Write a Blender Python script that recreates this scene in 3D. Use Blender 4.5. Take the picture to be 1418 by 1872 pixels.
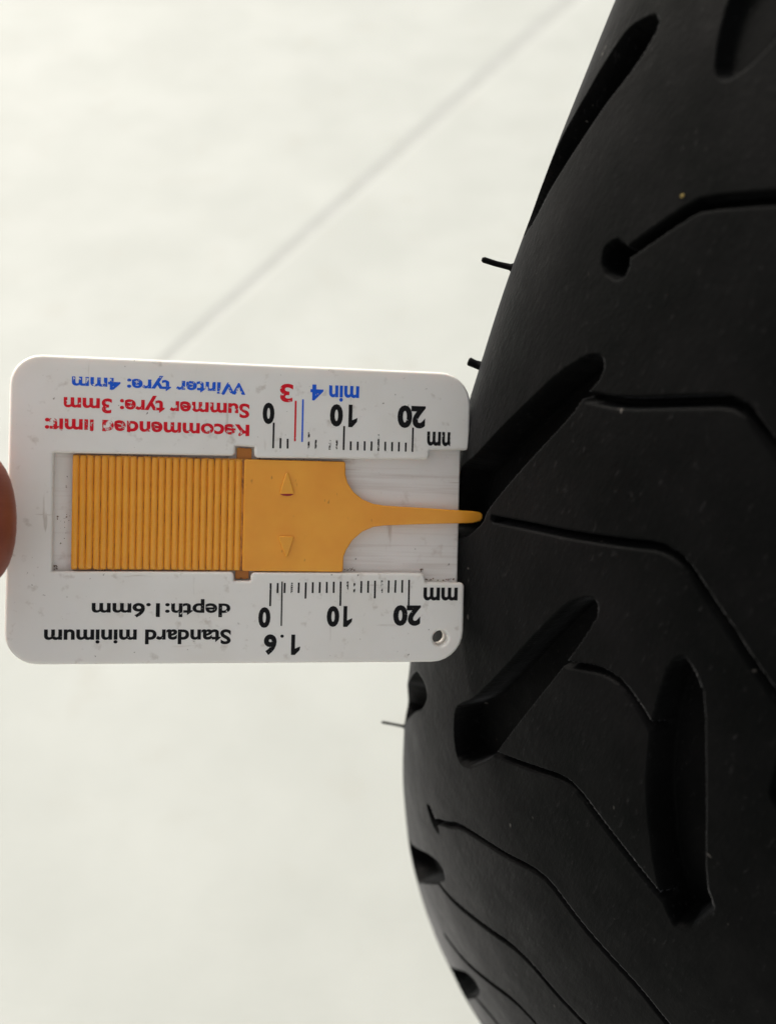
import bpy, bmesh, math, random
import numpy as np
from mathutils import Vector, Matrix, Euler
random.seed(7)
for o in list(bpy.data.objects): bpy.data.objects.remove(o)
S = bpy.context.scene
COL = S.collection
R_ = math.radians

# ------------------------------------------------------------------ camera
PITCH = R_(46.6196)          # below the horizon
CAM_H = 0.47946              # metres over the floor
cd = bpy.data.cameras.new('camera'); cam = bpy.data.objects.new('camera', cd); COL.objects.link(cam)
cam.location = (0, 0, CAM_H); cam.rotation_euler = (math.pi/2 - PITCH, 0, 0)
cd.sensor_fit = 'VERTICAL'; cd.sensor_height = 24; cd.lens = 24*1900/1872
cd.clip_start = .01; cd.clip_end = 200
cd.dof.use_dof = True; cd.dof.focus_distance = .146; cd.dof.aperture_fstop = 13.0
S.camera = cam

# ------------------------------------------------------------------ sky and sun
SUN_DIR = Vector((-0.52, 0.62, 0.60)).normalized()
w = bpy.data.worlds.new('World'); S.world = w; w.use_nodes = True
nt = w.node_tree; bg = nt.nodes['Background']
sky = nt.nodes.new('ShaderNodeTexSky'); sky.sky_type = 'NISHITA'; sky.sun_disc = False
sky.sun_elevation = math.asin(SUN_DIR.z); sky.sun_rotation = math.atan2(SUN_DIR.x, SUN_DIR.y)
sky.air_density = 1.0; sky.dust_density = 4.0; sky.ozone_density = 1.0
hs = nt.nodes.new('ShaderNodeHueSaturation'); hs.inputs['Saturation'].default_value = .22; nt.links.new(sky.outputs[0], hs.inputs['Color'])
tn = nt.nodes.new('ShaderNodeMix'); tn.data_type = 'RGBA'; tn.blend_type = 'MULTIPLY'; tn.inputs[0].default_value = 1
tn.inputs[7].default_value = (1.0, .96, .90, 1); nt.links.new(hs.outputs[0], tn.inputs[6])      # thin high cloud
nt.links.new(tn.outputs[2], bg.inputs[0]); bg.inputs[1].default_value = .12
sd = bpy.data.lights.new('sun', 'SUN'); sd.energy = 2.0; sd.angle = R_(14); sd.color = (1, .93, .84)
sun = bpy.data.objects.new('sun', sd); COL.objects.link(sun)
sun.rotation_euler = SUN_DIR.to_track_quat('Z', 'Y').to_euler(); sun.location = (-.5, 1, 1.5)
S.view_settings.view_transform = 'Standard'; S.view_settings.look = 'None'; S.view_settings.exposure = 0.92
S.view_settings.gamma = 1

# ------------------------------------------------------------------ frames
# the builder measures in millimetres from the lens: a right, b down the picture, c forward
cp, sp = math.cos(PITCH), math.sin(PITCH)
AX = np.array([[1, 0, 0], [0, -sp, cp], [0, -cp, -sp]])
def W3(p): return (AX @ np.asarray(p, float).T).T*.001 + np.array([0, 0, CAM_H])
def D3(v): return AX @ np.asarray(v, float)

# ------------------------------------------------------------------ material helpers
def mat(name, base, rough=.5, **kw):
    m = bpy.data.materials.new(name); m.use_nodes = True
    b = m.node_tree.nodes['Principled BSDF']
    b.inputs['Base Color'].default_value = (*base, 1); b.inputs['Roughness'].default_value = rough
    for k, v in kw.items(): b.inputs[k.replace('_', ' ')].default_value = v
    return m
class N:
    def __init__(s, m): s.t = m.node_tree; s.b = s.t.nodes['Principled BSDF']
    def n(s, typ, **kw):
        o = s.t.nodes.new(typ)
        for k, v in kw.items():
            if k.startswith('i_'):
                o.inputs[k[2:].replace('_', ' ')].default_value = v
            else: setattr(o, k, v)
        return o
    def l(s, a, b): s.t.links.new(a, b)
    def coord(s, scale=(1, 1, 1), rot=(0, 0, 0), kind='Object'):
        c = s.n('ShaderNodeTexCoord'); m = s.n('ShaderNodeMapping'); m.inputs['Scale'].default_value = scale
        m.inputs['Rotation'].default_value = rot; s.l(c.outputs[kind], m.inputs[0]); return m.outputs[0]
    def noise(s, vec, scale, detail=4, rough=.55):
        n = s.n('ShaderNodeTexNoise'); n.inputs['Scale'].default_value = scale; n.inputs['Detail'].default_value = detail
        n.inputs['Roughness'].default_value = rough; s.l(vec, n.inputs['Vector']); return n.outputs['Fac']
    def ramp(s, fac, a, b, ca=(0, 0, 0, 1), cb=(1, 1, 1, 1)):
        r = s.n('ShaderNodeValToRGB'); r.color_ramp.elements[0].position = a; r.color_ramp.elements[1].position = b
        r.color_ramp.elements[0].color = ca; r.color_ramp.elements[1].color = cb; s.l(fac, r.inputs[0]); return r.outputs[0]
    def mix(s, fac, a, b, mode='MIX'):
        m = s.n('ShaderNodeMix', data_type='RGBA', blend_type=mode)
        for i, v in ((0, fac), (6, a), (7, b)):
            if hasattr(v, 'type') and hasattr(v, 'links'): s.l(v, m.inputs[i])
            elif isinstance(v, (int, float)): m.inputs[i].default_value = v
            else: m.inputs[i].default_value = (*v, 1)[:4]
        return m.outputs[2]
    def math(s, op, a, b=0.):
        m = s.n('ShaderNodeMath', operation=op)
        for i, v in ((0, a), (1, b)):
            if isinstance(v, (int, float)): m.inputs[i].default_value = v
            else: s.l(v, m.inputs[i])
        return m.outputs[0]
    def bump(s, h, strength, dist):
        b = s.n('ShaderNodeBump'); b.inputs['Strength'].default_value = strength; b.inputs['Distance'].default_value = dist
        s.l(h, b.inputs['Height']); s.l(b.outputs[0], s.b.inputs['Normal'])

# rubber
M_rub = mat('rubber', (.008, .008, .008), .62)
k = N(M_rub); v = k.coord()
big = k.noise(v, 34, 6, .62); fine = k.noise(v, 900, 4, .7); mid = k.noise(v, 160, 5, .6)
vs = k.coord((1, 1, .22), (.5, .9, .2)); scuff = k.noise(vs, 1500, 3, .7)
c1 = k.mix(k.ramp(big, .35, .72), (.0009, .0013, .0012), (.0056, .0054, .0057))
c2 = k.mix(k.ramp(scuff, .62, .78), c1, (.017, .0165, .017))
dust = k.noise(v, 520, 2, .5)
c3 = k.mix(k.ramp(dust, .755, .80), c2, (.07, .065, .06))
k.l(c3, k.b.inputs['Base Color'])
k.l(k.ramp(mid, .3, .7, (.52,)*3+(1,), (.74,)*3+(1,)), k.b.inputs['Roughness'])
hh = k.math('ADD', k.math('MULTIPLY', fine, .6), k.math('ADD', k.math('MULTIPLY', scuff, .8), k.math('MULTIPLY', mid, 1.2)))
k.bump(hh, .42, .00020)
k.b.inputs['Specular IOR Level'].default_value = .03; k.b.inputs['Sheen Weight'].default_value = .12; k.b.inputs['Sheen Roughness'].default_value = .28; k.b.inputs['Sheen Tint'].default_value = (.93, .95, 1, 1)

# white plastic
def plastic(name, base, dirt, scr=.5, streak=False):
    m = mat(name, base, .38); k = N(m); v = k.coord()
    cloud = k.noise(v, 95, 4); spots = k.noise(v, 420, 3, .6); specks = k.noise(v, 1300, 2, .5)
    c = k.mix(k.math('MULTIPLY', k.ramp(cloud, .45, .75), .45), base, tuple(x*y for x, y in zip(base, (.88, .86, .82))))
    s1 = k.noise(k.coord((1, .10, 1), (0, 0, .9)), 700, 3, .6); s2 = k.noise(k.coord((.09, 1, 1), (0, 0, .5)), 620, 3, .6)
    scm = k.math('MULTIPLY', k.math('MAXIMUM', k.ramp(s1, .66, .71), k.ramp(s2, .67, .72)), k.math('MULTIPLY', k.ramp(cloud, .45, .65), scr))
    c = k.mix(scm, c, dirt)
    c = k.mix(k.math('MULTIPLY', k.ramp(spots, .61, .76), .45), c, dirt)
    c = k.mix(k.math('MULTIPLY', k.ramp(specks, .73, .77), .8), c, tuple(x*.45 for x in dirt))
    if streak:
        st = k.noise(k.coord((.04, 1, 1)), 900, 4, .6)
        c = k.mix(k.math('MULTIPLY', k.ramp(st, .5, .75), .5), c, dirt)
    k.l(c, k.b.inputs['Base Color'])
    k.l(k.ramp(cloud, .3, .7, (.30,)*3+(1,), (.5,)*3+(1,)), k.b.inputs['Roughness'])
    k.bump(k.math('SUBTRACT', k.math('MULTIPLY', cloud, .6), k.math('MULTIPLY', scm, .5)), .25, .00012)
    k.b.inputs['Subsurface Weight'].default_value = .25; k.b.inputs['Subsurface Radius'].default_value = (1, .8, .65)
    k.b.inputs['Subsurface Scale'].default_value = .0010
    return m
M_white = plastic('white_plastic', (.83, .805, .765), (.34, .27, .20))
M_floorp = plastic('channel_plastic', (.83, .79, .755), (.50, .40, .34), .9, True)

# orange plastic
M_or = mat('orange_plastic', (.80, .33, .035), .27); k = N(M_or); v = k.coord()
cl = k.noise(v, 110, 4); gr = k.noise(k.coord((1, .3, 1)), 1500, 2)
c = k.mix(k.ramp(cl, .35, .7), (.93, .41, .042), (.85, .34, .030))
c = k.mix(k.math('MULTIPLY', k.ramp(gr, .71, .77), .5), c, (.25, .09, .02)); k.l(c, k.b.inputs['Base Color'])
k.b.inputs['Subsurface Weight'].default_value = .3; k.b.inputs['Subsurface Radius'].default_value = (1, .45, .1)
k.b.inputs['Subsurface Scale'].default_value = .0012
k.bump(cl, .25, .0002)
# same plastic with a darker brown mottle, for the body under the ribs
M_gr = mat('mottled_orange_plastic', (.55, .20, .02), .45); k = N(M_gr); v = k.coord((1, .35, 1))
c = k.mix(k.ramp(k.noise(v, 1100, 3, .7), .42, .62), (.66, .28, .035), (.20, .075, .02)); k.l(c, k.b.inputs['Base Color'])

M_tab = mat('tab_orange_plastic', (.50, .17, .015), .4)
# prints
def ink(name, col, wear=.58, soft=.06, cut=None, scale=1500):
    """wear: noise threshold over which the ink has rubbed off; cut: list of (axis, edge mm, sign, ragged mm)"""
    m = mat(name, col, .7, Specular_IOR_Level=.2); k = N(m); v = k.coord()
    n1 = k.noise(v, scale, 3, .6); n2 = k.noise(v, 3200, 2, .6)
    gone = k.ramp(k.math('ADD', k.math('MULTIPLY', n1, .7), k.math('MULTIPLY', n2, .3)), wear, wear+soft)
    if cut:
        sx = k.n('ShaderNodeSeparateXYZ'); tc = k.n('ShaderNodeTexCoord'); k.l(tc.outputs['Object'], sx.inputs[0])
        for ax, e, sg, rg in cut:
            q = k.math('MULTIPLY', k.math('SUBTRACT', sx.outputs[ax], e*.001), sg*1000.)
            q = k.math('ADD', q, k.math('MULTIPLY', k.math('SUBTRACT', n1, .5), rg*4))
            gone = k.math('MAXIMUM', gone, k.ramp(q, 0, .08))
    mx = k.n('ShaderNodeMixShader'); tr = k.n('ShaderNodeBsdfTransparent'); out = k.t.nodes['Material Output']
    k.l(gone, mx.inputs[0]); k.l(k.b.outputs[0], mx.inputs[1]); k.l(tr.outputs[0], mx.inputs[2]); k.l(mx.outputs[0], out.inputs[0])
    return m
BLK, RED, BLU = (.006, .006, .007), (.68, .008, .022), (.012, .11, .66)
I_blk = ink('black_ink', BLK, .63); I_tick = ink('black_tick_ink', BLK, .63); I_tickw = ink('rubbed_tick_ink', BLK, .47)
I_red = ink('red_ink', RED, .60); I_blu = ink('blue_ink', BLU, .60)
I_redline = ink('red_line_ink', RED, .6, cut=[(1, 10.4, 1, .9)]); I_bluline = ink('blue_line_ink', BLU, .6, cut=[(1, 10.4, 1, .9)])

# floor
M_fl = mat('pale_concrete', (.72, .715, .67), .75); k = N(M_fl); v = k.coord()
c = k.mix(k.ramp(k.noise(v, 11, 5), .38, .66), (.378, .398, .378), (.412, .433, .413))
c = k.mix(k.math('MULTIPLY', k.ramp(k.noise(v, 26, 4), .58, .72), .5), c, (.372, .38, .352)); k.l(c, k.b.inputs['Base Color'])
k.bump(k.noise(v, 300, 4), .2, .001)
M_joint = mat('joint_grey', (.62, .62, .60), .85); k = N(M_joint); v = k.coord()
c = k.mix(k.ramp(k.noise(v, 40, 4), .35, .7), (.345, .36, .345), (.375, .39, .38)); k.l(c, k.b.inputs['Base Color'])

# skin
M_skin = mat('skin', (.30, .125, .075), .5); k = N(M_skin); v = k.coord()
c = k.mix(k.ramp(k.noise(v, 150, 4), .3, .7), (.31, .085, .045), (.20, .045, .025)); k.l(c, k.b.inputs['Base Color'])
wv = k.n('ShaderNodeTexWave', wave_type='RINGS'); wv.inputs['Scale'].default_value = 620; wv.inputs['Distortion'].default_value = 1.6
wv.inputs['Detail'].default_value = 1; k.l(k.coord((1, 1, .25)), wv.inputs['Vector']); k.bump(wv.outputs['Fac'], .14, .00012)
k.b.inputs['Subsurface Weight'].default_value = .2; k.b.inputs['Subsurface Radius'].default_value = (1, .35, .2); k.b.inputs['Subsurface Scale'].default_value = .002
M_nail = mat('nail', (.50, .30, .24), .3)

# ------------------------------------------------------------------ object helpers
def tag(o, label=None, cat=None, group=None, kind=None):
    for a, b in (('label', label), ('category', cat), ('group', group), ('kind', kind)):
        if b: o[a] = b
    return o
def link(name, me, m, parent=None):
    o = bpy.data.objects.new(name, me); COL.objects.link(o)
    if m: me.materials.clear(); me.materials.append(m)
    if parent: o.parent = parent
    return o
def grid_mesh(name, V, nu, nv, flip=False):
    """V: (nu*nv,3) array, quads between neighbours"""
    me = bpy.data.meshes.new(name); me.vertices.add(nu*nv); me.vertices.foreach_set('co', V.astype(np.float32).ravel())
    i = np.arange(nu-1)[:, None]*nv + np.arange(nv-1)[None, :]
    q = np.stack([i, i+1, i+nv+1, i+nv], -1).reshape(-1, 4)
    if flip: q = q[:, ::-1]
    n = len(q); me.loops.add(n*4); me.loops.foreach_set('vertex_index', q.ravel().astype(np.int32))
    me.polygons.add(n); me.polygons.foreach_set('loop_start', np.arange(0, n*4, 4, dtype=np.int32))
    me.polygons.foreach_set('use_smooth', np.ones(n, bool)); me.update(calc_edges=True)
    return me

# ================================================================== FLOOR
FS = 40.
def flat(name, pts, z, m, thick=0):
    bm = bmesh.new(); vs = [bm.verts.new((x, y, z)) for x, y in pts]; bm.faces.new(vs)
    me = bpy.data.meshes.new(name); bm.normal_update(); bm.to_mesh(me); return link(name, me, m)
# the joint crosses the floor diagonally; the floor is two slabs with the joint sunk between them
def floor_at(px, py):
    d = AX @ np.array([(px-709)/1900, (py-936)/1900, 1.]); t = -CAM_H/d[2]; return np.array([d[0]*t, d[1]*t])
ja, jb = floor_at(1040, 0), floor_at(322, 640)
jd = (jb-ja)/np.linalg.norm(jb-ja); jn = np.array([-jd[1], jd[0]])
def jpt(t, off): p = ja + jd*t + jn*off; return (p[0], p[1])
JL = float(np.linalg.norm(jb-ja))
JT = [(-FS, .0095), (-.3, .0095), (0, .0085), (JL, .0028), (JL+.4, .002), (FS, .002)]     # the filled joint narrows along its length
def slab(name, s):
    bm = bmesh.new(); rows = []
    for off, z in ((0, -.0006), (.004, 0), (FS, 0)):
        rows.append([bm.verts.new((*jpt(t, s*(h+off)), z)) for t, h in JT])
    for a, b in zip(rows, rows[1:]):
        for q in range(len(JT)-1): bm.faces.new((a[q], a[q+1], b[q+1], b[q]))
    bmesh.ops.recalc_face_normals(bm, faces=bm.faces)
    me = bpy.data.meshes.new(name); bm.to_mesh(me); o = link(name, me, M_fl)
    return tag(o, kind='structure')
slab('floor', 1); slab('floor', -1)
tag(flat('floor_joint', [jpt(-FS, -.018), jpt(FS, -.018), jpt(FS, .018), jpt(-FS, .018)], -.0004, M_joint), kind='structure')

# ================================================================== TYRE
RT, TA, TB = 296.3794, 70.3171, 30.9326          # outer radius, half width and crown rise of the section, mm
tc = np.array([249.128, -57.137, 305.894])
th_, ph_ = .6552006, .5224427
axv = np.array([-math.cos(th_)*math.cos(ph_), -math.sin(th_)*math.cos(ph_), math.sin(ph_)])
e_ = np.array([0, 0, -1.]); e_ -= e_@axv*axv; e_ /= np.linalg.norm(e_); g_ = np.cross(axv, e_)
AXw, Ew, Gw = D3(axv), D3(e_), D3(g_)
Cw = W3(tc); base = Cw.copy(); base[2] = 0
tyre = bpy.data.objects.new('motorcycle_tyre', None); COL.objects.link(tyre); tyre.location = base
tag(tyre, 'black motorcycle tyre with wide slanted grooves and thin kinked grooves, at the right', 'tyre')
tyre.empty_display_size = .1
PH = np.linspace(-1.45, 1.45, 2501); _ds = np.sqrt((TA*np.cos(PH))**2+(TB*np.sin(PH))**2)
ARC = np.concatenate([[0], np.cumsum((_ds[1:]+_ds[:-1])/2*np.diff(PH))]); ARC -= ARC[1250]
def tsurf(u, v, d=0.):
    """u mm round the tyre, v mm across it, d mm below the surface -> metres relative to the tyre's base"""
    th = u/RT; ph = np.interp(v, ARC, PH)
    s = TA*np.sin(ph); r = RT-TB+TB*np.cos(ph)
    ns, nr = np.sin(ph)/TA, np.cos(ph)/TB; L = np.hypot(ns, nr); s = s-d*ns/L; r = r-d*nr/L
    P = (s[..., None]*AXw + (r*np.cos(th))[..., None]*Ew + (r*np.sin(th))[..., None]*Gw)*.001
    return P + (Cw-base)
PER = 2*math.pi*RT/17
# --- tread pattern, mm. polygons: (points, depth, wall width); lines: (points, half width, depth, wall)
G_edge = [(-146.2, 57.2), (-148.4, 61.6), (-151, 63.2), (-153.8, 64.7), (-157, 66.2), (-160.4, 68.2), (-164, 70.6), (-170, 73.0), (-177, 74.6), (-178.5, 71.5), (-174.5, 67.9), (-170, 66.2), (-164.4, 63.4), (-160.2, 61.3), (-156.7, 59.5), (-153.4, 57.5), (-150.7, 56.2), (-147.1, 55.5)]
G_dot = [(-169.88, 47.03), (-169.75, 45.17), (-170.49, 44.05), (-171.53, 43.37), (-172.89, 43.4), (-173.9, 44.64), (-173.9, 46.52), (-173.05, 47.78), (-171.56, 48.36)]
L_dot1 = [(-171, 44.8), (-163.67, 38.84), (-162.0, 37.2), (-158.3, 29.0), (-155.5, 22), (-156, 16), (-157.5, 8), (-159, 0)]
G_A = [(-183.2, 43.6), (-187.62, 47.36), (-194.83, 51.6), (-203.13, 56.55), (-208.81, 60.0), (-211.85, 62.4), (-213.6, 63.6), (-219.5, 62.6), (-222.0, 60.5), (-222.4, 58.0), (-219.88, 55.2), (-214.59, 52.3), (-213.05, 52.6), (-200.77, 47.3), (-190.76, 42.82), (-187.97, 42.1), (-184.6, 40.7), (-183.2, 40.8), (-182.3, 41.6)]
L_Aup = [(-187.6, 41.4), (-185.5, 36.2), (-181.0, 28.7), (-178.2, 23.9), (-178.0, 21.5), (-178.8, 19.7), (-179.9, 16.9), (-182.5, 10), (-185, 3)]
L_Alo = [(-212.8, 50.4), (-208.0, 42.6), (-204.0, 35.5), (-199.8, 28.4), (-196.85, 23.6), (-196.5, 20.9), (-196.9, 18.9), (-198.5, 15.5), (-199.9, 12.1), (-201.6, 8.6), (-204, 3)]
G_B = [(-211.88, 31.64), (-214.31, 32.82), (-221.92, 35.54), (-231.18, 38.55), (-239.31, 41.56), (-242.59, 42.99), (-245.5, 44.8), (-247.6, 45.9), (-249.9, 46.0), (-253.5, 45.0), (-256.61, 43.4), (-256.91, 41.6), (-255, 39.7), (-251.87, 38.0), (-247.91, 36.0), (-245.42, 35.2), (-238.11, 33.5), (-230.64, 31.7), (-220.74, 29.3), (-213.62, 27.9), (-210.2, 27.6), (-208.94, 28.3), (-209.4, 29.7)]
L_Bup = [(-220.3, 29.0), (-216.8, 24.3), (-215.9, 21.6), (-216.1, 19.7), (-217.0, 17.0), (-218.5, 14.2), (-220, 11)]
L_Blo = [(-245.9, 35.2), (-239.58, 26.9), (-236.5, 22.72), (-236.1, 19.89), (-237.6, 14.25), (-238.9, 9.21), (-240.5, 3)]
G_C = [(-206.6, 15.6), (-207.0, 13.8), (-209.09, 11.2), (-220.62, 5.9), (-232.22, 1.0), (-235.22, -1.6), (-239.68, -.6), (-241.9, 0), (-242.9, 1.8), (-237.34, 6.4), (-226.71, 12.0), (-218.27, 14.9), (-212.6, 15.9), (-208.9, 16.4)]
G_D2 = [(-281.94, 49.6), (-280.0, 48.4), (-280.7, 45.6), (-281.4, 44.2), (-283.3, 44.4), (-283.8, 46.5)]
L_dot2 = [(-281.5, 45.6), (-279.2, 44.6), (-275.5, 41.7), (-271.2, 39.0), (-266.47, 33.14), (-262.46, 27.59), (-258.4, 22.27), (-257.3, 19.01), (-258.7, 12.35), (-259.38, 7.09), (-260.1, 1.1), (-261.88, -4.0)]
L_n1 = [(-300.17, 42.94), (-297, 37.8), (-289.39, 29.01), (-283.2, 21.9), (-281.6, 17.48), (-281.9, 11.1), (-281.5, 6.78), (-281.3, 0)]
L_n2 = [(-321.3, 40.0), (-316.48, 33.0), (-306.71, 24.4), (-301.2, 18.54), (-299.4, 13.29), (-300, 5)]
WD, WW, TD, TW = 5.0, .55, 3.2, .3
def sh(P, k): return [(x+k, y) for x, y in P]
def mir(P, k): return [(x+k, -y) for x, y in P if y > 9 or P is G_C]
polys, lines = [], []
def motif(k, f=sh, full=True):
    for P in (G_edge, G_A, G_B): polys.append((f(P, k), WD, WW))
    polys.append((f(G_C, k), 4.2, .8))
    if full:
        polys.append((f(G_dot, k), 4.2, .8)); lines.append((f(L_dot2, k+PER), .62, TD, TW))
    for L in (L_Aup, L_Alo): lines.append((f(L, k), .72, TD, TW))
    for L in (L_Bup, L_Blo): lines.append((f(L, k), .58, TD, TW))
for i in range(-9, 8):
    if i in (0, -1, 1): continue
    motif(i*PER)
for P in (G_edge, G_A): polys.append((sh(P, PER), WD, WW))
polys += [(sh(G_C, PER), 4.2, .8), (sh(G_dot, PER), 4.2, .8), (sh(G_B, PER-3.0), 1.7, 1.0)]
for L in (L_Aup, L_Alo, L_Bup, L_Blo): lines.append((sh(L, PER), .5, TD, TW))
lines.append((sh(L_dot2, 2*PER), .5, TD, TW))
for i in range(-9, 8): motif((i+.25)*PER, mir)
# the stretch that faces the viewer
for P in (G_edge, G_A, G_B): polys.append((P, WD, WW))
polys += [(G_C, 4.4, .8), (G_dot, 4.2, .8), (G_D2, 3.2, .6)]
lines += [(L_dot1, .62, TD, TW), (L_Aup, .60, TD, TW), (L_Alo, .50, TD, TW), (L_Bup, .46, TD, TW), (L_Blo, .40, 2.6, TW),
          (L_dot2, .42, 2.6, TW), (L_n1, .5, 2.6, TW), (L_n2, .5, 2.6, TW)]
for P in (G_edge, G_A, G_B): polys.append((sh(P, -PER), WD, WW))
polys.append((sh(G_C, -PER), 4.2, .8))
for L in (L_Bup, L_Blo): lines.append((sh(L, -PER), .58, TD, TW))
def segd(U, V, a, b):
    ax, ay = a; bx, by = b; dx, dy = bx-ax, by-ay; L = dx*dx+dy*dy
    t = np.clip(((U-ax)*dx+(V-ay)*dy)/L, 0, 1); return np.hypot(U-ax-t*dx, V-ay-t*dy)
def smooth(x): x = np.clip(x, 0, 1); return x*x*(3-2*x)
def chaikin(P, n=1, closed=True):
    for _ in range(n):
        Q = []; m = len(P)
        for i in range(m if closed else m-1):
            a, b = P[i], P[(i+1) % m]
            if not closed and i == 0: Q.append(a)
            Q.append((a[0]*.8+b[0]*.2, a[1]*.8+b[1]*.2)); Q.append((a[0]*.2+b[0]*.8, a[1]*.2+b[1]*.8))
            if not closed and i == m-2: Q.append(b)
        P = Q
    return P
def depth_field(us, vs):
    D = np.zeros((len(us), len(vs)))
    circ = 2*math.pi*RT
    def window(P, pad):
        xs = [p[0] for p in P]; ys = [p[1] for p in P]
        i0, i1 = np.searchsorted(us, [min(xs)-pad, max(xs)+pad]); j0, j1 = np.searchsorted(vs, [min(ys)-pad, max(ys)+pad])
        return i0, i1, j0, j1
    for P0, dep, wall in polys:
        for wrap in (0, circ, -circ):
            P = chaikin(sh(P0, wrap)); i0, i1, j0, j1 = window(P, .5)
            if i1 <= i0 or j1 <= j0: continue
            U, V = np.meshgrid(us[i0:i1], vs[j0:j1], indexing='ij'); ins = np.zeros(U.shape, bool); d = np.full(U.shape, 1e9)
            for a, b in zip(P, P[1:]+P[:1]):
                d = np.minimum(d, segd(U, V, a, b))
                c = (a[1] > V) != (b[1] > V)
                if a[1] != b[1]: ins ^= c & (U < (b[0]-a[0])*(V-a[1])/(b[1]-a[1])+a[0])
            sdv = np.where(ins, d, -d)
            D[i0:i1, j0:j1] = np.maximum(D[i0:i1, j0:j1], dep*np.clip((sdv+.12)/wall, 0, 1)**.75)
    for P0, hw_, dep, wall in lines:
        for wrap in (0, circ, -circ):
            P = chaikin(sh(P0, wrap), 1, False); i0, i1, j0, j1 = window(P, 1.5)
            if i1 <= i0 or j1 <= j0: continue
            U, V = np.meshgrid(us[i0:i1], vs[j0:j1], indexing='ij'); d = np.full(U.shape, 1e9)
            for a, b in zip(P, P[1:]): d = np.minimum(d, segd(U, V, a, b))
            D[i0:i1, j0:j1] = np.maximum(D[i0:i1, j0:j1], dep*smooth((hw_-d+.1)/wall))
    # gentle waviness of moulded, worn rubber
    U, V = np.meshgrid(us, vs, indexing='ij')
    D += .05*np.sin(U*.21+V*.13)*np.sin(V*.31-U*.07)
    return D
u_lo, u_hi = -352., -128.
VE = ARC[-1]
vs_f = np.unique(np.concatenate([np.arange(-VE, -22, 1.2), np.arange(-22, VE-.01, .2), [VE]]))
us_f = np.linspace(u_lo, u_hi, 1120)
Dp = depth_field(us_f, vs_f); Uu, Vv = np.meshgrid(us_f, vs_f, indexing='ij')
tread = link('tread', grid_mesh('tread', tsurf(Uu, Vv, Dp).reshape(-1, 3), len(us_f), len(vs_f)), M_rub, tyre)
vs_c = np.unique(np.concatenate([np.arange(-VE, VE-.01, 1.0), [VE]]))
us_c = np.linspace(u_hi, u_lo+2*math.pi*RT, 1100)
Dp2 = depth_field(us_c, vs_c)
Uu, Vv = np.meshgrid(us_c, vs_c, indexing='ij')
back = grid_mesh('tread_back', tsurf(Uu, Vv, Dp2).reshape(-1, 3), len(us_c), len(vs_c))
bm = bmesh.new(); bm.from_mesh(tread.data); bm.from_mesh(back); bm.to_mesh(tread.data); bm.free(); bpy.data.meshes.remove(back)
# sidewalls and inner liner: one closed ring each side
ph1 = PH[-1]; s1, r1 = TA*math.sin(ph1), RT-TB+TB*math.cos(ph1)
prof = [(s1, r1), (s1+.1, r1-5), (s1-.8, r1-12), (66.5, 248), (62.5, 237), (57.5, 226), (52.5, 218), (49, 214), (45, 213), (46, 219), (53, 232), (58, 248), (60, 262), (52, 275), (30, 284), (0, 286)]
for sg in (1, -1):
    th = np.linspace(0, 2*math.pi, 361); pr = np.array(prof)
    P = (sg*pr[None, :, 0, None]*AXw + pr[None, :, 1, None]*(np.cos(th)[:, None, None]*Ew + np.sin(th)[:, None, None]*Gw))*.001 + (Cw-base)
    link('sidewall', grid_mesh('sidewall', P.reshape(-1, 3), 361, len(prof)), M_rub, tyre)
# moulding hairs
def tube(name, pts, rad, m, parent, seg=8):
    bm = bmesh.new(); rings = []; P = [Vector(p) for p in pts]
    for i, p in enumerate(P):
        d = (P[min(i+1, len(P)-1)]-P[max(i-1, 0)]).normalized(); q = d.to_track_quat('Z', 'Y')
        rings.append([bm.verts.new(p + q @ Vector((math.cos(a)*rad[i], math.sin(a)*rad[i], 0))) for a in [2*math.pi*j/seg for j in range(seg)]])
    for a, b in zip(rings, rings[1:]):
        for j in range(seg): bm.faces.new((a[j], a[(j+1) % seg], b[(j+1) % seg], b[j]))
    bm.faces.new(rings[0][::-1]); bm.faces.new(rings[-1])
    for f in bm.faces: f.smooth = True
    me = bpy.data.meshes.new(name); bm.to_mesh(me); bm.free(); return link(name, me, m, parent)
bv = Vector(base)
for a, b, r in (((17.9, -34.3, 146.4), (13.18, -35.6, 146.41), .42), ((14.2, -21.5, 154.2), (11.85, -22.41, 154.25), .62), ((3.6, 41.75, 201.94), (-1.28, 40.81, 201.94), .27)):
    A, B = Vector(W3(a))-bv, Vector(W3(b))-bv; mid_ = A.lerp(B, .55)+Vector((0, .00012, -.00016))
    tube('rubber_hair', [A.lerp(B, -.12), A.lerp(B, .06), A.lerp(B, .16), mid_, A.lerp(B, .93), B], [r*.0026, r*.0018, r*.0011, r*.00098, r*.00105, r*.0006], M_rub, tyre)
# a grain of grit stuck on the tread
M_grit = mat('yellow_grit', (.20, .145, .035), .9)
gp = Vector(tsurf(np.array([-162.2]), np.array([40.2]), 0.)[0])
bm = bmesh.new(); bmesh.ops.create_icosphere(bm, subdivisions=2, radius=.00024)
for v_ in bm.verts: v_.co = v_.co*(1+random.uniform(-.25, .25)); v_.co += gp
me = bpy.data.meshes.new('grit_grain'); bm.to_mesh(me); bm.free(); link('grit_grain', me, M_grit, tyre)

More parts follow.
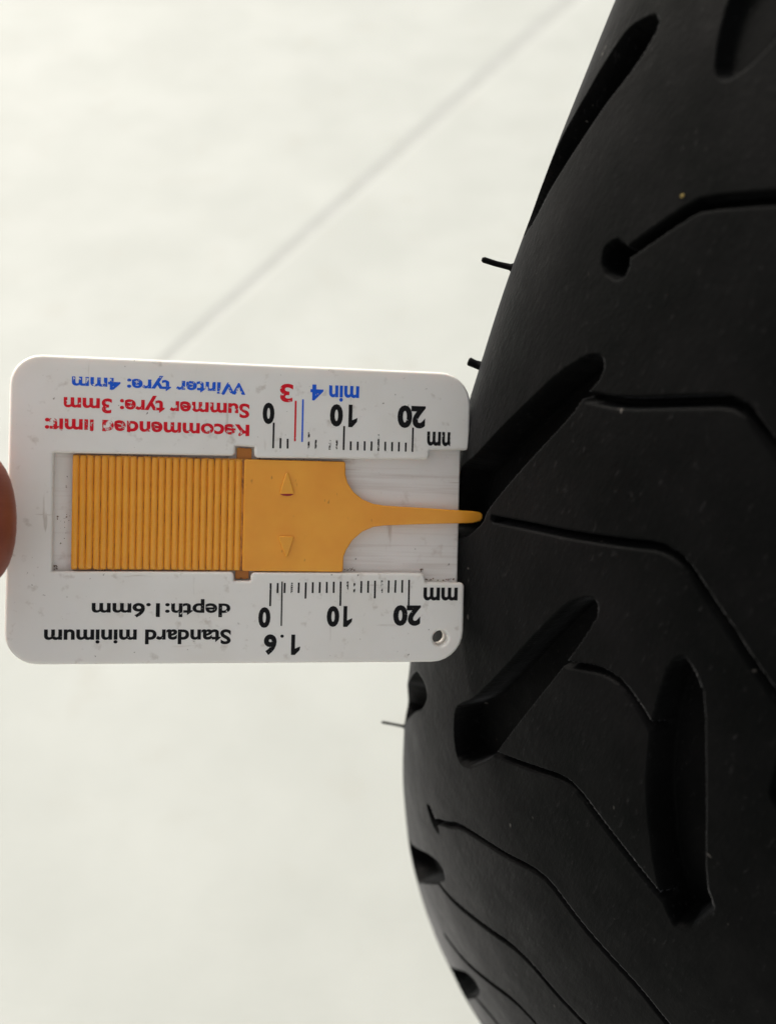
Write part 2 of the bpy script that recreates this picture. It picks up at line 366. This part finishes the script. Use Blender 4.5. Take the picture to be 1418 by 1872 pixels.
# ================================================================== GAUGE
Rm = np.array([[.98451054, -.02441326, -.17361737], [.01942985, .99935060, -.03034554], [.17424545, .02650215, .98434555]])
gt = np.array([-50.909757, -21.353297, 139.930523]); GW, GH = 63.8185, 42.135
orig = W3(gt + Rm @ np.array([GW, 0, 0]))
X, Y, Z = D3(-Rm[:, 0]), D3(Rm[:, 1]), D3(-Rm[:, 2])
MG = Matrix(((X[0], Y[0], Z[0], orig[0]), (X[1], Y[1], Z[1], orig[1]), (X[2], Y[2], Z[2], orig[2]), (0, 0, 0, 1)))
gauge = bpy.data.objects.new('tread_depth_gauge', None); COL.objects.link(gauge); gauge.matrix_world = MG; gauge.empty_display_size = .02
tag(gauge, 'white plastic tread depth gauge with orange ribbed slider, tip pushed into the tyre groove', 'gauge')
def rounded(P, rads, n=7):
    out = []; m = len(P)
    for i in range(m):
        p = Vector(P[i]); a = Vector(P[i-1]); b = Vector(P[(i+1) % m]); r = rads[i] if isinstance(rads, (list, tuple)) else rads
        if r <= 0: out.append(tuple(p)); continue
        d1 = (a-p).normalized(); d2 = (b-p).normalized(); ang = d1.angle(d2)
        if abs(ang-math.pi) < .05: out.append(tuple(p)); continue
        t = r/math.tan(ang/2); t = min(t, (a-p).length*.49, (b-p).length*.49); r = t*math.tan(ang/2)
        c = p + (d1+d2).normalized()*(r/math.sin(ang/2)); s_ = p+d1*t-c; e = p+d2*t-c
        a0 = math.atan2(s_.y, s_.x); a1 = math.atan2(e.y, e.x); da = (a1-a0+math.pi) % (2*math.pi)-math.pi
        for j in range(n+1): q = a0+da*j/n; out.append((c.x+r*math.cos(q), c.y+r*math.sin(q)))
    return out
def curve_slab(name, loops, z0, z1, bev, m, parent, res=3):
    cu = bpy.data.curves.new(name, 'CURVE'); cu.dimensions = '2D'; cu.fill_mode = 'BOTH'
    for L in loops:
        s_ = cu.splines.new('POLY'); s_.points.add(len(L)-1)
        for q, (x, y) in zip(s_.points, L): q.co = (x, y, 0, 1)
        s_.use_cyclic_u = True
    cu.extrude = (z1-z0)/2-bev; cu.bevel_depth = bev; cu.bevel_resolution = res; cu.offset = -bev
    o = bpy.data.objects.new(name, cu); COL.objects.link(o)
    dg = bpy.context.evaluated_depsgraph_get(); me = bpy.data.meshes.new_from_object(o.evaluated_get(dg)); bpy.data.objects.remove(o)
    me.transform(Matrix.Scale(.001, 4) @ Matrix.Translation((0, 0, (z0+z1)/2)))
    bm = bmesh.new(); bm.from_mesh(me); bmesh.ops.remove_doubles(bm, verts=bm.verts, dist=2e-7)
    for f in bm.faces: f.smooth = abs(f.normal.z) < .999
    bm.to_mesh(me); bm.free(); me.name = name
    o = link(name, me, m, parent)
    return o
def circle(cx, cy, r, n=28): return [(cx+r*math.cos(2*math.pi*i/n), cy+r*math.sin(2*math.pi*i/n)) for i in range(n)]
hole = circle(3.38, 38.62, 1.12)
frame = rounded([(-.2, -.03), (63.75, -.05), (64.0, 42.15), (-.05, 42.1), (.0, 30.5), (5.78, 30.48), (6.0, 29.14), (30.95, 29.25), (31.0, 30.46), (33.3, 30.47), (33.35, 29.2), (57.9, 29.38),
                 (57.94, 13.2), (33.5, 12.9), (33.52, 11.52), (30.88, 11.58), (30.84, 13.1), (5.70, 12.66), (5.72, 11.27), (-.2, 11.12)],
                [4.6, 4.2, 4.4, 4.6, .6, .3, .8, .6, .15, .15, .6, .15, .15, .6, .15, .15, .6, .8, .3, .6])
curve_slab('frame_plate', [frame, hole], -1.62, 0, .4, M_white, gauge)
backp = rounded([(.75, .25), (63.5, .2), (63.75, 41.9), (.62, 41.85)], [4, 4.2, 4.3, 4.4])
curve_slab('back_plate', [backp, circle(3.38, 38.62, 1.0)], -3.3, -1.66, .25, M_floorp, gauge)
# slider
slider = bpy.data.objects.new('slider', None); COL.objects.link(slider); slider.parent = gauge; slider.empty_display_size = .01
curve_slab('slider_body', [rounded([(17.9, 13.25), (55.45, 13.3), (55.45, 29.15), (17.9, 29.08)], .15)], -1.6, -.62, .08, M_gr, slider)
curve_slab('clip_tab', [rounded([(31.15, 11.75), (33.25, 11.7), (33.25, 13.6), (31.15, 13.6)], .2)], -1.6, -1.15, .08, M_tab, slider)
curve_slab('clip_tab', [rounded([(31.2, 28.8), (33.1, 28.8), (33.1, 30.3), (31.2, 30.3)], .2)], -1.6, -1.15, .08, M_tab, slider)
pad = [(32.2, 13.35), (32.2, 29.1), (17.88, 29.08), (17.84, 26.9), (17.45, 25.9), (16.6, 24.5), (15.2, 23.25), (13.6, 22.55), (12, 22.33), (6, 22.02), (-1.2, 21.72), (-2.2, 21.45), (-2.52, 21.05), (-2.52, 20.45), (-2.15, 20.12), (-1.2, 20.0), (6, 19.68), (12, 19.46), (13.8, 19.2), (15.3, 18.6), (16.6, 17.6), (17.5, 16.3), (17.84, 15.1), (17.88, 13.3)]
curve_slab('pointer', [rounded(pad, [.3, .3, .3]+[0]*20+[.3])], -1.55, -.22, .22, M_or, slider)
nr = 24; x0, x1 = 32.45, 55.5; pitch = (x1-x0)/nr
rib_me = None
for i in range(nr):
    xc = x0+pitch*(i+.5)
    if rib_me is None:
        bm = bmesh.new(); rw, rh = pitch*.475, .30; ys = [13.42, 13.5, 13.75, 14.1, 28.4, 28.75, 28.95, 29.02]; sc = [.35, .7, .93, 1, 1, .93, .7, .35]
        rows = []
        for y, s_ in zip(ys, sc):
            rows.append([bm.verts.new((math.cos(a)*rw*(.55+.45*s_)*.001, y*.001, (-.68+max(0, math.sin(a))*rh*s_*1.35)*.001)) for a in [math.pi*j/8 for j in range(9)]])
        for a, b in zip(rows, rows[1:]):
            for j in range(8): bm.faces.new((a[j], b[j], b[j+1], a[j+1]))
        bm.faces.new(rows[0]); bm.faces.new(rows[-1][::-1])
        bmesh.ops.recalc_face_normals(bm, faces=bm.faces)
        for f in bm.faces: f.smooth = True
        rib_me = bpy.data.meshes.new('rib'); bm.to_mesh(rib_me); bm.free(); rib_me.materials.append(M_or)
    o = bpy.data.objects.new('rib', rib_me); COL.objects.link(o); o.parent = slider; o.location.x = xc*.001
for tri in ([(26.2, 14.55), (27.25, 18.1), (25.1, 18.05)], [(27.3, 24.06), (24.98, 24.03), (26.0, 27.4)]):
    curve_slab('arrow_mark', [rounded(tri, .22, 3)], -.3, .12, .12, M_or, slider, 2)
M_redm = mat('red_mark_paint', (.35, .01, .02), .5)
curve_slab('red_mark', [[(25.2, 18.1), (25.7, 18.02), (26.6, 18.02), (27.1, 18.12), (26.7, 18.32), (26.1, 18.4), (25.6, 18.32)]], -.23, -.2, .005, M_redm, slider, 0)

M_dirt = mat('brown_dirt', (.16, .09, .055), .9)
bm = bmesh.new()
for (xa, xb, ya, yb, n_, zz) in ((6.2, 1.0, 30.3, 30.0, 26, -1.62), (6.3, 5.9, 29.0, 28.6, 10, -1.62), (17.6, 15.5, 28.95, 28.6, 12, -1.62), (57.8, 57.4, 29.2, 28.6, 14, -1.62), (57.8, 55.8, 22.5, 21.8, 10, -1.62), (33.2, 31.2, 11.8, 11.7, 6, -.95), (33.2, 31.2, 30.3, 30.1, 6, -.95), (50, 20, 13.28, 13.15, 26, -.66), (54, 34, 29.1, 29.2, 16, -.66), (57.6, 56, 14.5, 26, 10, -1.62)):
    for _ in range(n_):
        c_ = Vector((random.uniform(xa, xb), random.uniform(ya, yb), zz)); q = bmesh.ops.create_icosphere(bm, subdivisions=1, radius=random.uniform(.03, .09))
        for v_ in q['verts']: v_.co = (Vector((v_.co.x*random.uniform(.8, 1.8), v_.co.y*random.uniform(.8, 1.5), v_.co.z*.6))+c_)
bmesh.ops.scale(bm, vec=(.001,)*3, verts=bm.verts)
me = bpy.data.meshes.new('dirt_crumbs'); bm.to_mesh(me); bm.free(); tag(link('dirt_crumbs', me, M_dirt, gauge), kind='stuff')

# ---- printing: flat ink lettering on the plate
PZ = .018
def lettering(txt, xs, yb, yt, m, name='lettering', ref=None, bold=.030, spacing=1.0):
    """xs: left and right ends in mm; yb, yt: foot and top of the ref glyphs (capital height)"""
    cu = bpy.data.curves.new('t', 'FONT'); cu.body = txt; cu.size = 1; cu.offset = bold; cu.space_character = spacing; cu.resolution_u = 4
    def ext(c):
        o = bpy.data.objects.new('t', c); COL.objects.link(o); dg = bpy.context.evaluated_depsgraph_get()
        me = bpy.data.meshes.new_from_object(o.evaluated_get(dg)); bpy.data.objects.remove(o)
        a = np.array([v_.co[:] for v_ in me.vertices]); return me, a.min(0), a.max(0)
    me, lo, hi = ext(cu)
    c2 = cu.copy(); c2.body = ref or txt; _, rlo, rhi = ext(c2)
    sx = (xs[1]-xs[0])/(hi[0]-lo[0]); sy = (yt-yb)/(rhi[1]-rlo[1])
    for v_ in me.vertices: v_.co = Vector(((xs[0]+(v_.co.x-lo[0])*sx)*.001, (yb+(v_.co.y-rlo[1])*sy)*.001, PZ*.001))
    return link(name, me, m, gauge)
def one(x, yb, yt, sw=.55):
    'a bold condensed figure one: stem with a slanting flag'
    h = yt-yb; a = x+1.35-sw
    Q = [(a, yb), (x+1.35, yb), (x+1.35, yt), (a, yt), (x+.12, yt-.24*h), (x+.05, yt-.42*h), (a, yt-.31*h)]
    me = bpy.data.meshes.new('lettering'); me.from_pydata([(p*.001, q*.001, PZ*.001) for p, q in Q], [], [(0, 1, 2, 3, 6), (3, 4, 5, 6)])
    return link('lettering', me, I_blk, gauge)
I_win = ink('worn_blue_ink', BLU, .545, .07, cut=None, scale=1100)
I_rec = ink('half_rubbed_red_ink', RED, .53, .08, cut=[(1, 10.0, 1, .25)], scale=700)
I_sum = ink('worn_red_ink', RED, .575, .06)
lettering('Winter tyre: 4mm', (32.15, 55.66), 2.72, 4.55, ink('worn_blue_ink_low', BLU, .54, .07, cut=[(1, 4.3, 1, .2)]), ref='W4')
lettering('Summer tyre: 3mm', (31.65, 56.69), 5.55, 7.6, I_sum, ref='S3')
lettering('Recommended limit:', (31.6, 59.1), 8.5, 10.6, I_rec, ref='RT')
lettering('0', (28.15, 29.8), 5.3, 8.32, I_blk, bold=.05); one(16.3, 5.15, 8.35); lettering('0', (18.45, 20.3), 5.15, 8.35, I_blk, bold=.05); lettering('20', (6.45, 10.55), 4.95, 8.22, I_blk, bold=.05)
lettering('3', (25.6, 27.45), 2.55, 5.15, ink('chipped_red_ink', RED, .56, .05))
lettering('min', (16.2, 20.5), 2.5, 4.2, I_blu, ref='m'); lettering('4', (21.3, 23.15), 2.5, 4.75, I_blu)
lettering('mm', (1.9, 6.14), 8.6, 10.65, ink('rubbed_mm_ink', BLK, .6, cut=[(0, 2.75, -1, .15)]), bold=.03)
lettering('0', (28.1, 29.8), 34.15, 37.1, I_blk, bold=.05); one(16.37, 33.95, 36.95); lettering('0', (18.3, 20.1), 33.95, 36.95, I_blk, bold=.05); lettering('20', (6.43, 10.47), 33.78, 36.8, I_blk, bold=.05)
one(23.74, 38.04, 40.95); lettering('.', (26.15, 26.65), 38.04, 38.5, I_blk); lettering('6', (27.15, 28.95), 38.0, 40.95, I_blk, bold=.05)
lettering('mm', (1.0, 6.1), 31.2, 33.1, I_blk, bold=.03)
lettering('depth:1.6mm', (33.72, 52.55), 33.65, 35.58, ink('worn_black_ink', BLK, .60, .05), ref='dh', bold=.027)
lettering('Standard minimum', (33.58, 58.78), 37.28, 39.4, I_blk, ref='Sd')
def tick(x, ya, yb, m, wd=.26, name='tick_mark'):
    me = bpy.data.meshes.new(name); dx = random.uniform(-.02, .02)
    me.from_pydata([((x-wd/2)*.001, ya*.001, PZ*.001), ((x+wd/2)*.001, ya*.001, PZ*.001), ((x+wd/2+dx)*.001, yb*.001, PZ*.001), ((x-wd/2+dx)*.001, yb*.001, PZ*.001)], [], [(0, 1, 2, 3)])
    return link(name, me, m, gauge)
for i in range(21):
    if i in (3, 4, 7): continue
    x = 28.22-i*.9985; top = 8.15 if i % 10 == 0 else 9.25 if i % 5 == 0 else 10.3
    tick(x, top+random.uniform(-.08, .08), 11.68-.004*i, I_tickw if i in (5, 6, 8, 9, 15) else I_tick)
o = tick(25.2, 4.9, 11.2, I_redline, .26); o['label'] = 'red line at three on the upper scale'
o = tick(24.18, 4.65, 11.1, I_bluline, .24); o['label'] = 'blue line at four on the upper scale'
for i in range(21):
    x = 28.17-i*.9955; end = 34.0 if i % 10 == 0 else 32.95 if i % 5 == 0 else 32.15
    tick(x, 30.75-.032*i, end-.008*i, I_tickw if i in (3, 11, 12, 16) else I_tick)
o = tick(26.56, 30.5, 36.8, I_tick, .2); o['label'] = 'long line for the legal minimum at 1.6'

# ================================================================== HAND
hand = bpy.data.objects.new('hand', None); COL.objects.link(hand); hand.matrix_world = MG; hand.empty_display_size = .02
hand.name = 'person'
tag(hand, 'thumb and hand pinching the left edge of the white plastic gauge', 'person')
def skin(name, chains, m, sub=3):
    """chains: lists of ((x,y,z), radius or (rx,ry)) in gauge mm; first vertex of later chains may be an index into chain 0"""
    V, E, Rr = [], [], []
    for ch in chains:
        prev = None
        for it in ch:
            if isinstance(it, int): prev = it; continue
            V.append([c*.001 for c in it[0]]); r = it[1]; r = r if isinstance(r, tuple) else (r, r); Rr.append((r[0]*.001, r[1]*.001))
            if prev is not None: E.append((prev, len(V)-1))
            prev = len(V)-1
    K = 100.   # the skin modifier is steadier on larger meshes
    me = bpy.data.meshes.new(name); me.from_pydata([[c*K for c in v_] for v_ in V], E, [])
    o = bpy.data.objects.new(name, me); COL.objects.link(o)
    o.modifiers.new('s', 'SKIN'); sv = me.skin_vertices[0].data
    for i, r in enumerate(Rr): sv[i].radius = (r[0]*K, r[1]*K)
    sv[0].use_root = True
    u = o.modifiers.new('u', 'SUBSURF'); u.levels = sub; u.render_levels = sub
    dg = bpy.context.evaluated_depsgraph_get(); m2 = bpy.data.meshes.new_from_object(o.evaluated_get(dg)); bpy.data.objects.remove(o)
    m2.transform(Matrix.Scale(1/K, 4))
    for p_ in m2.polygons: p_.use_smooth = True
    m2.name = name
    return link(name, m2, m, hand)
chains = [
  [((205, 190, 95), (34, 30)), ((182, 110, 40), (27, 22)), ((168, 72, 5), (27, 17)), ((146, 50, -18), (28, 15)), ((128, 36, -26), (24, 12)), ((118, 24, -24), (14, 10))],   # unseen forearm angled to shade the gauge, wrist, palm, knuckles
  [5, ((98, 15, -30), 8.8), ((86, 20, -20), 8.2), ((76, 22, -13.5), 7.6), ((69, 22.5, -11.0), 7.0), ((66, 22.5, -10.4), 5.0)],   # index behind the plate
  [4, ((116, 40, -36), 9.5), ((98, 36, -46), 9), ((88, 40, -36), 8.4), ((86, 42, -26), 7.4), ((88, 43, -20), 5.2)],            # middle
  [4, ((120, 54, -38), 9.2), ((104, 54, -48), 8.6), ((94, 58, -38), 8), ((92, 59, -28), 7), ((94, 60, -23), 5)],                # ring
  [3, ((130, 70, -38), 8.4), ((114, 72, -46), 7.6), ((104, 74, -38), 7), ((102, 75, -30), 6.2), ((104, 76, -26), 4.4)],         # little
  [3, ((134, 46, 2), (13, 11)), ((112, 36, 12), 11), ((94, 28, 14), 10), ((80, 23.5, 10.5), (10, 8.5)), ((70, 22, 8.4), (11, 8.0)), ((60.5, 21.7, 7.7), (9.6, 6.8))]]   # thumb on top
skin('hand_skin', chains, M_skin)
M_cloth = mat('dark_cloth', (.03, .032, .04), .9); k = N(M_cloth); k.bump(k.noise(k.coord(), 700, 3), .5, .0006)
def shading_sleeve():  # out-of-frame sleeve, added to block sky light from the gauge's lower left
    pts = [((192, 142, 62), 37), ((194, 146, 65), 40), ((206, 190, 95), 45), ((222, 250, 135), 52), ((236, 310, 175), 58), ((246, 350, 205), 60)]
    P = [(.001*Vector(p)) for p, _ in pts]; o = tube('shading_sleeve', P, [q*.001*(1+.03*(-1)**i) for i, (_, q) in enumerate(pts)], M_cloth, hand, 28)
    return o
shading_sleeve()
bpy.context.view_layer.update()
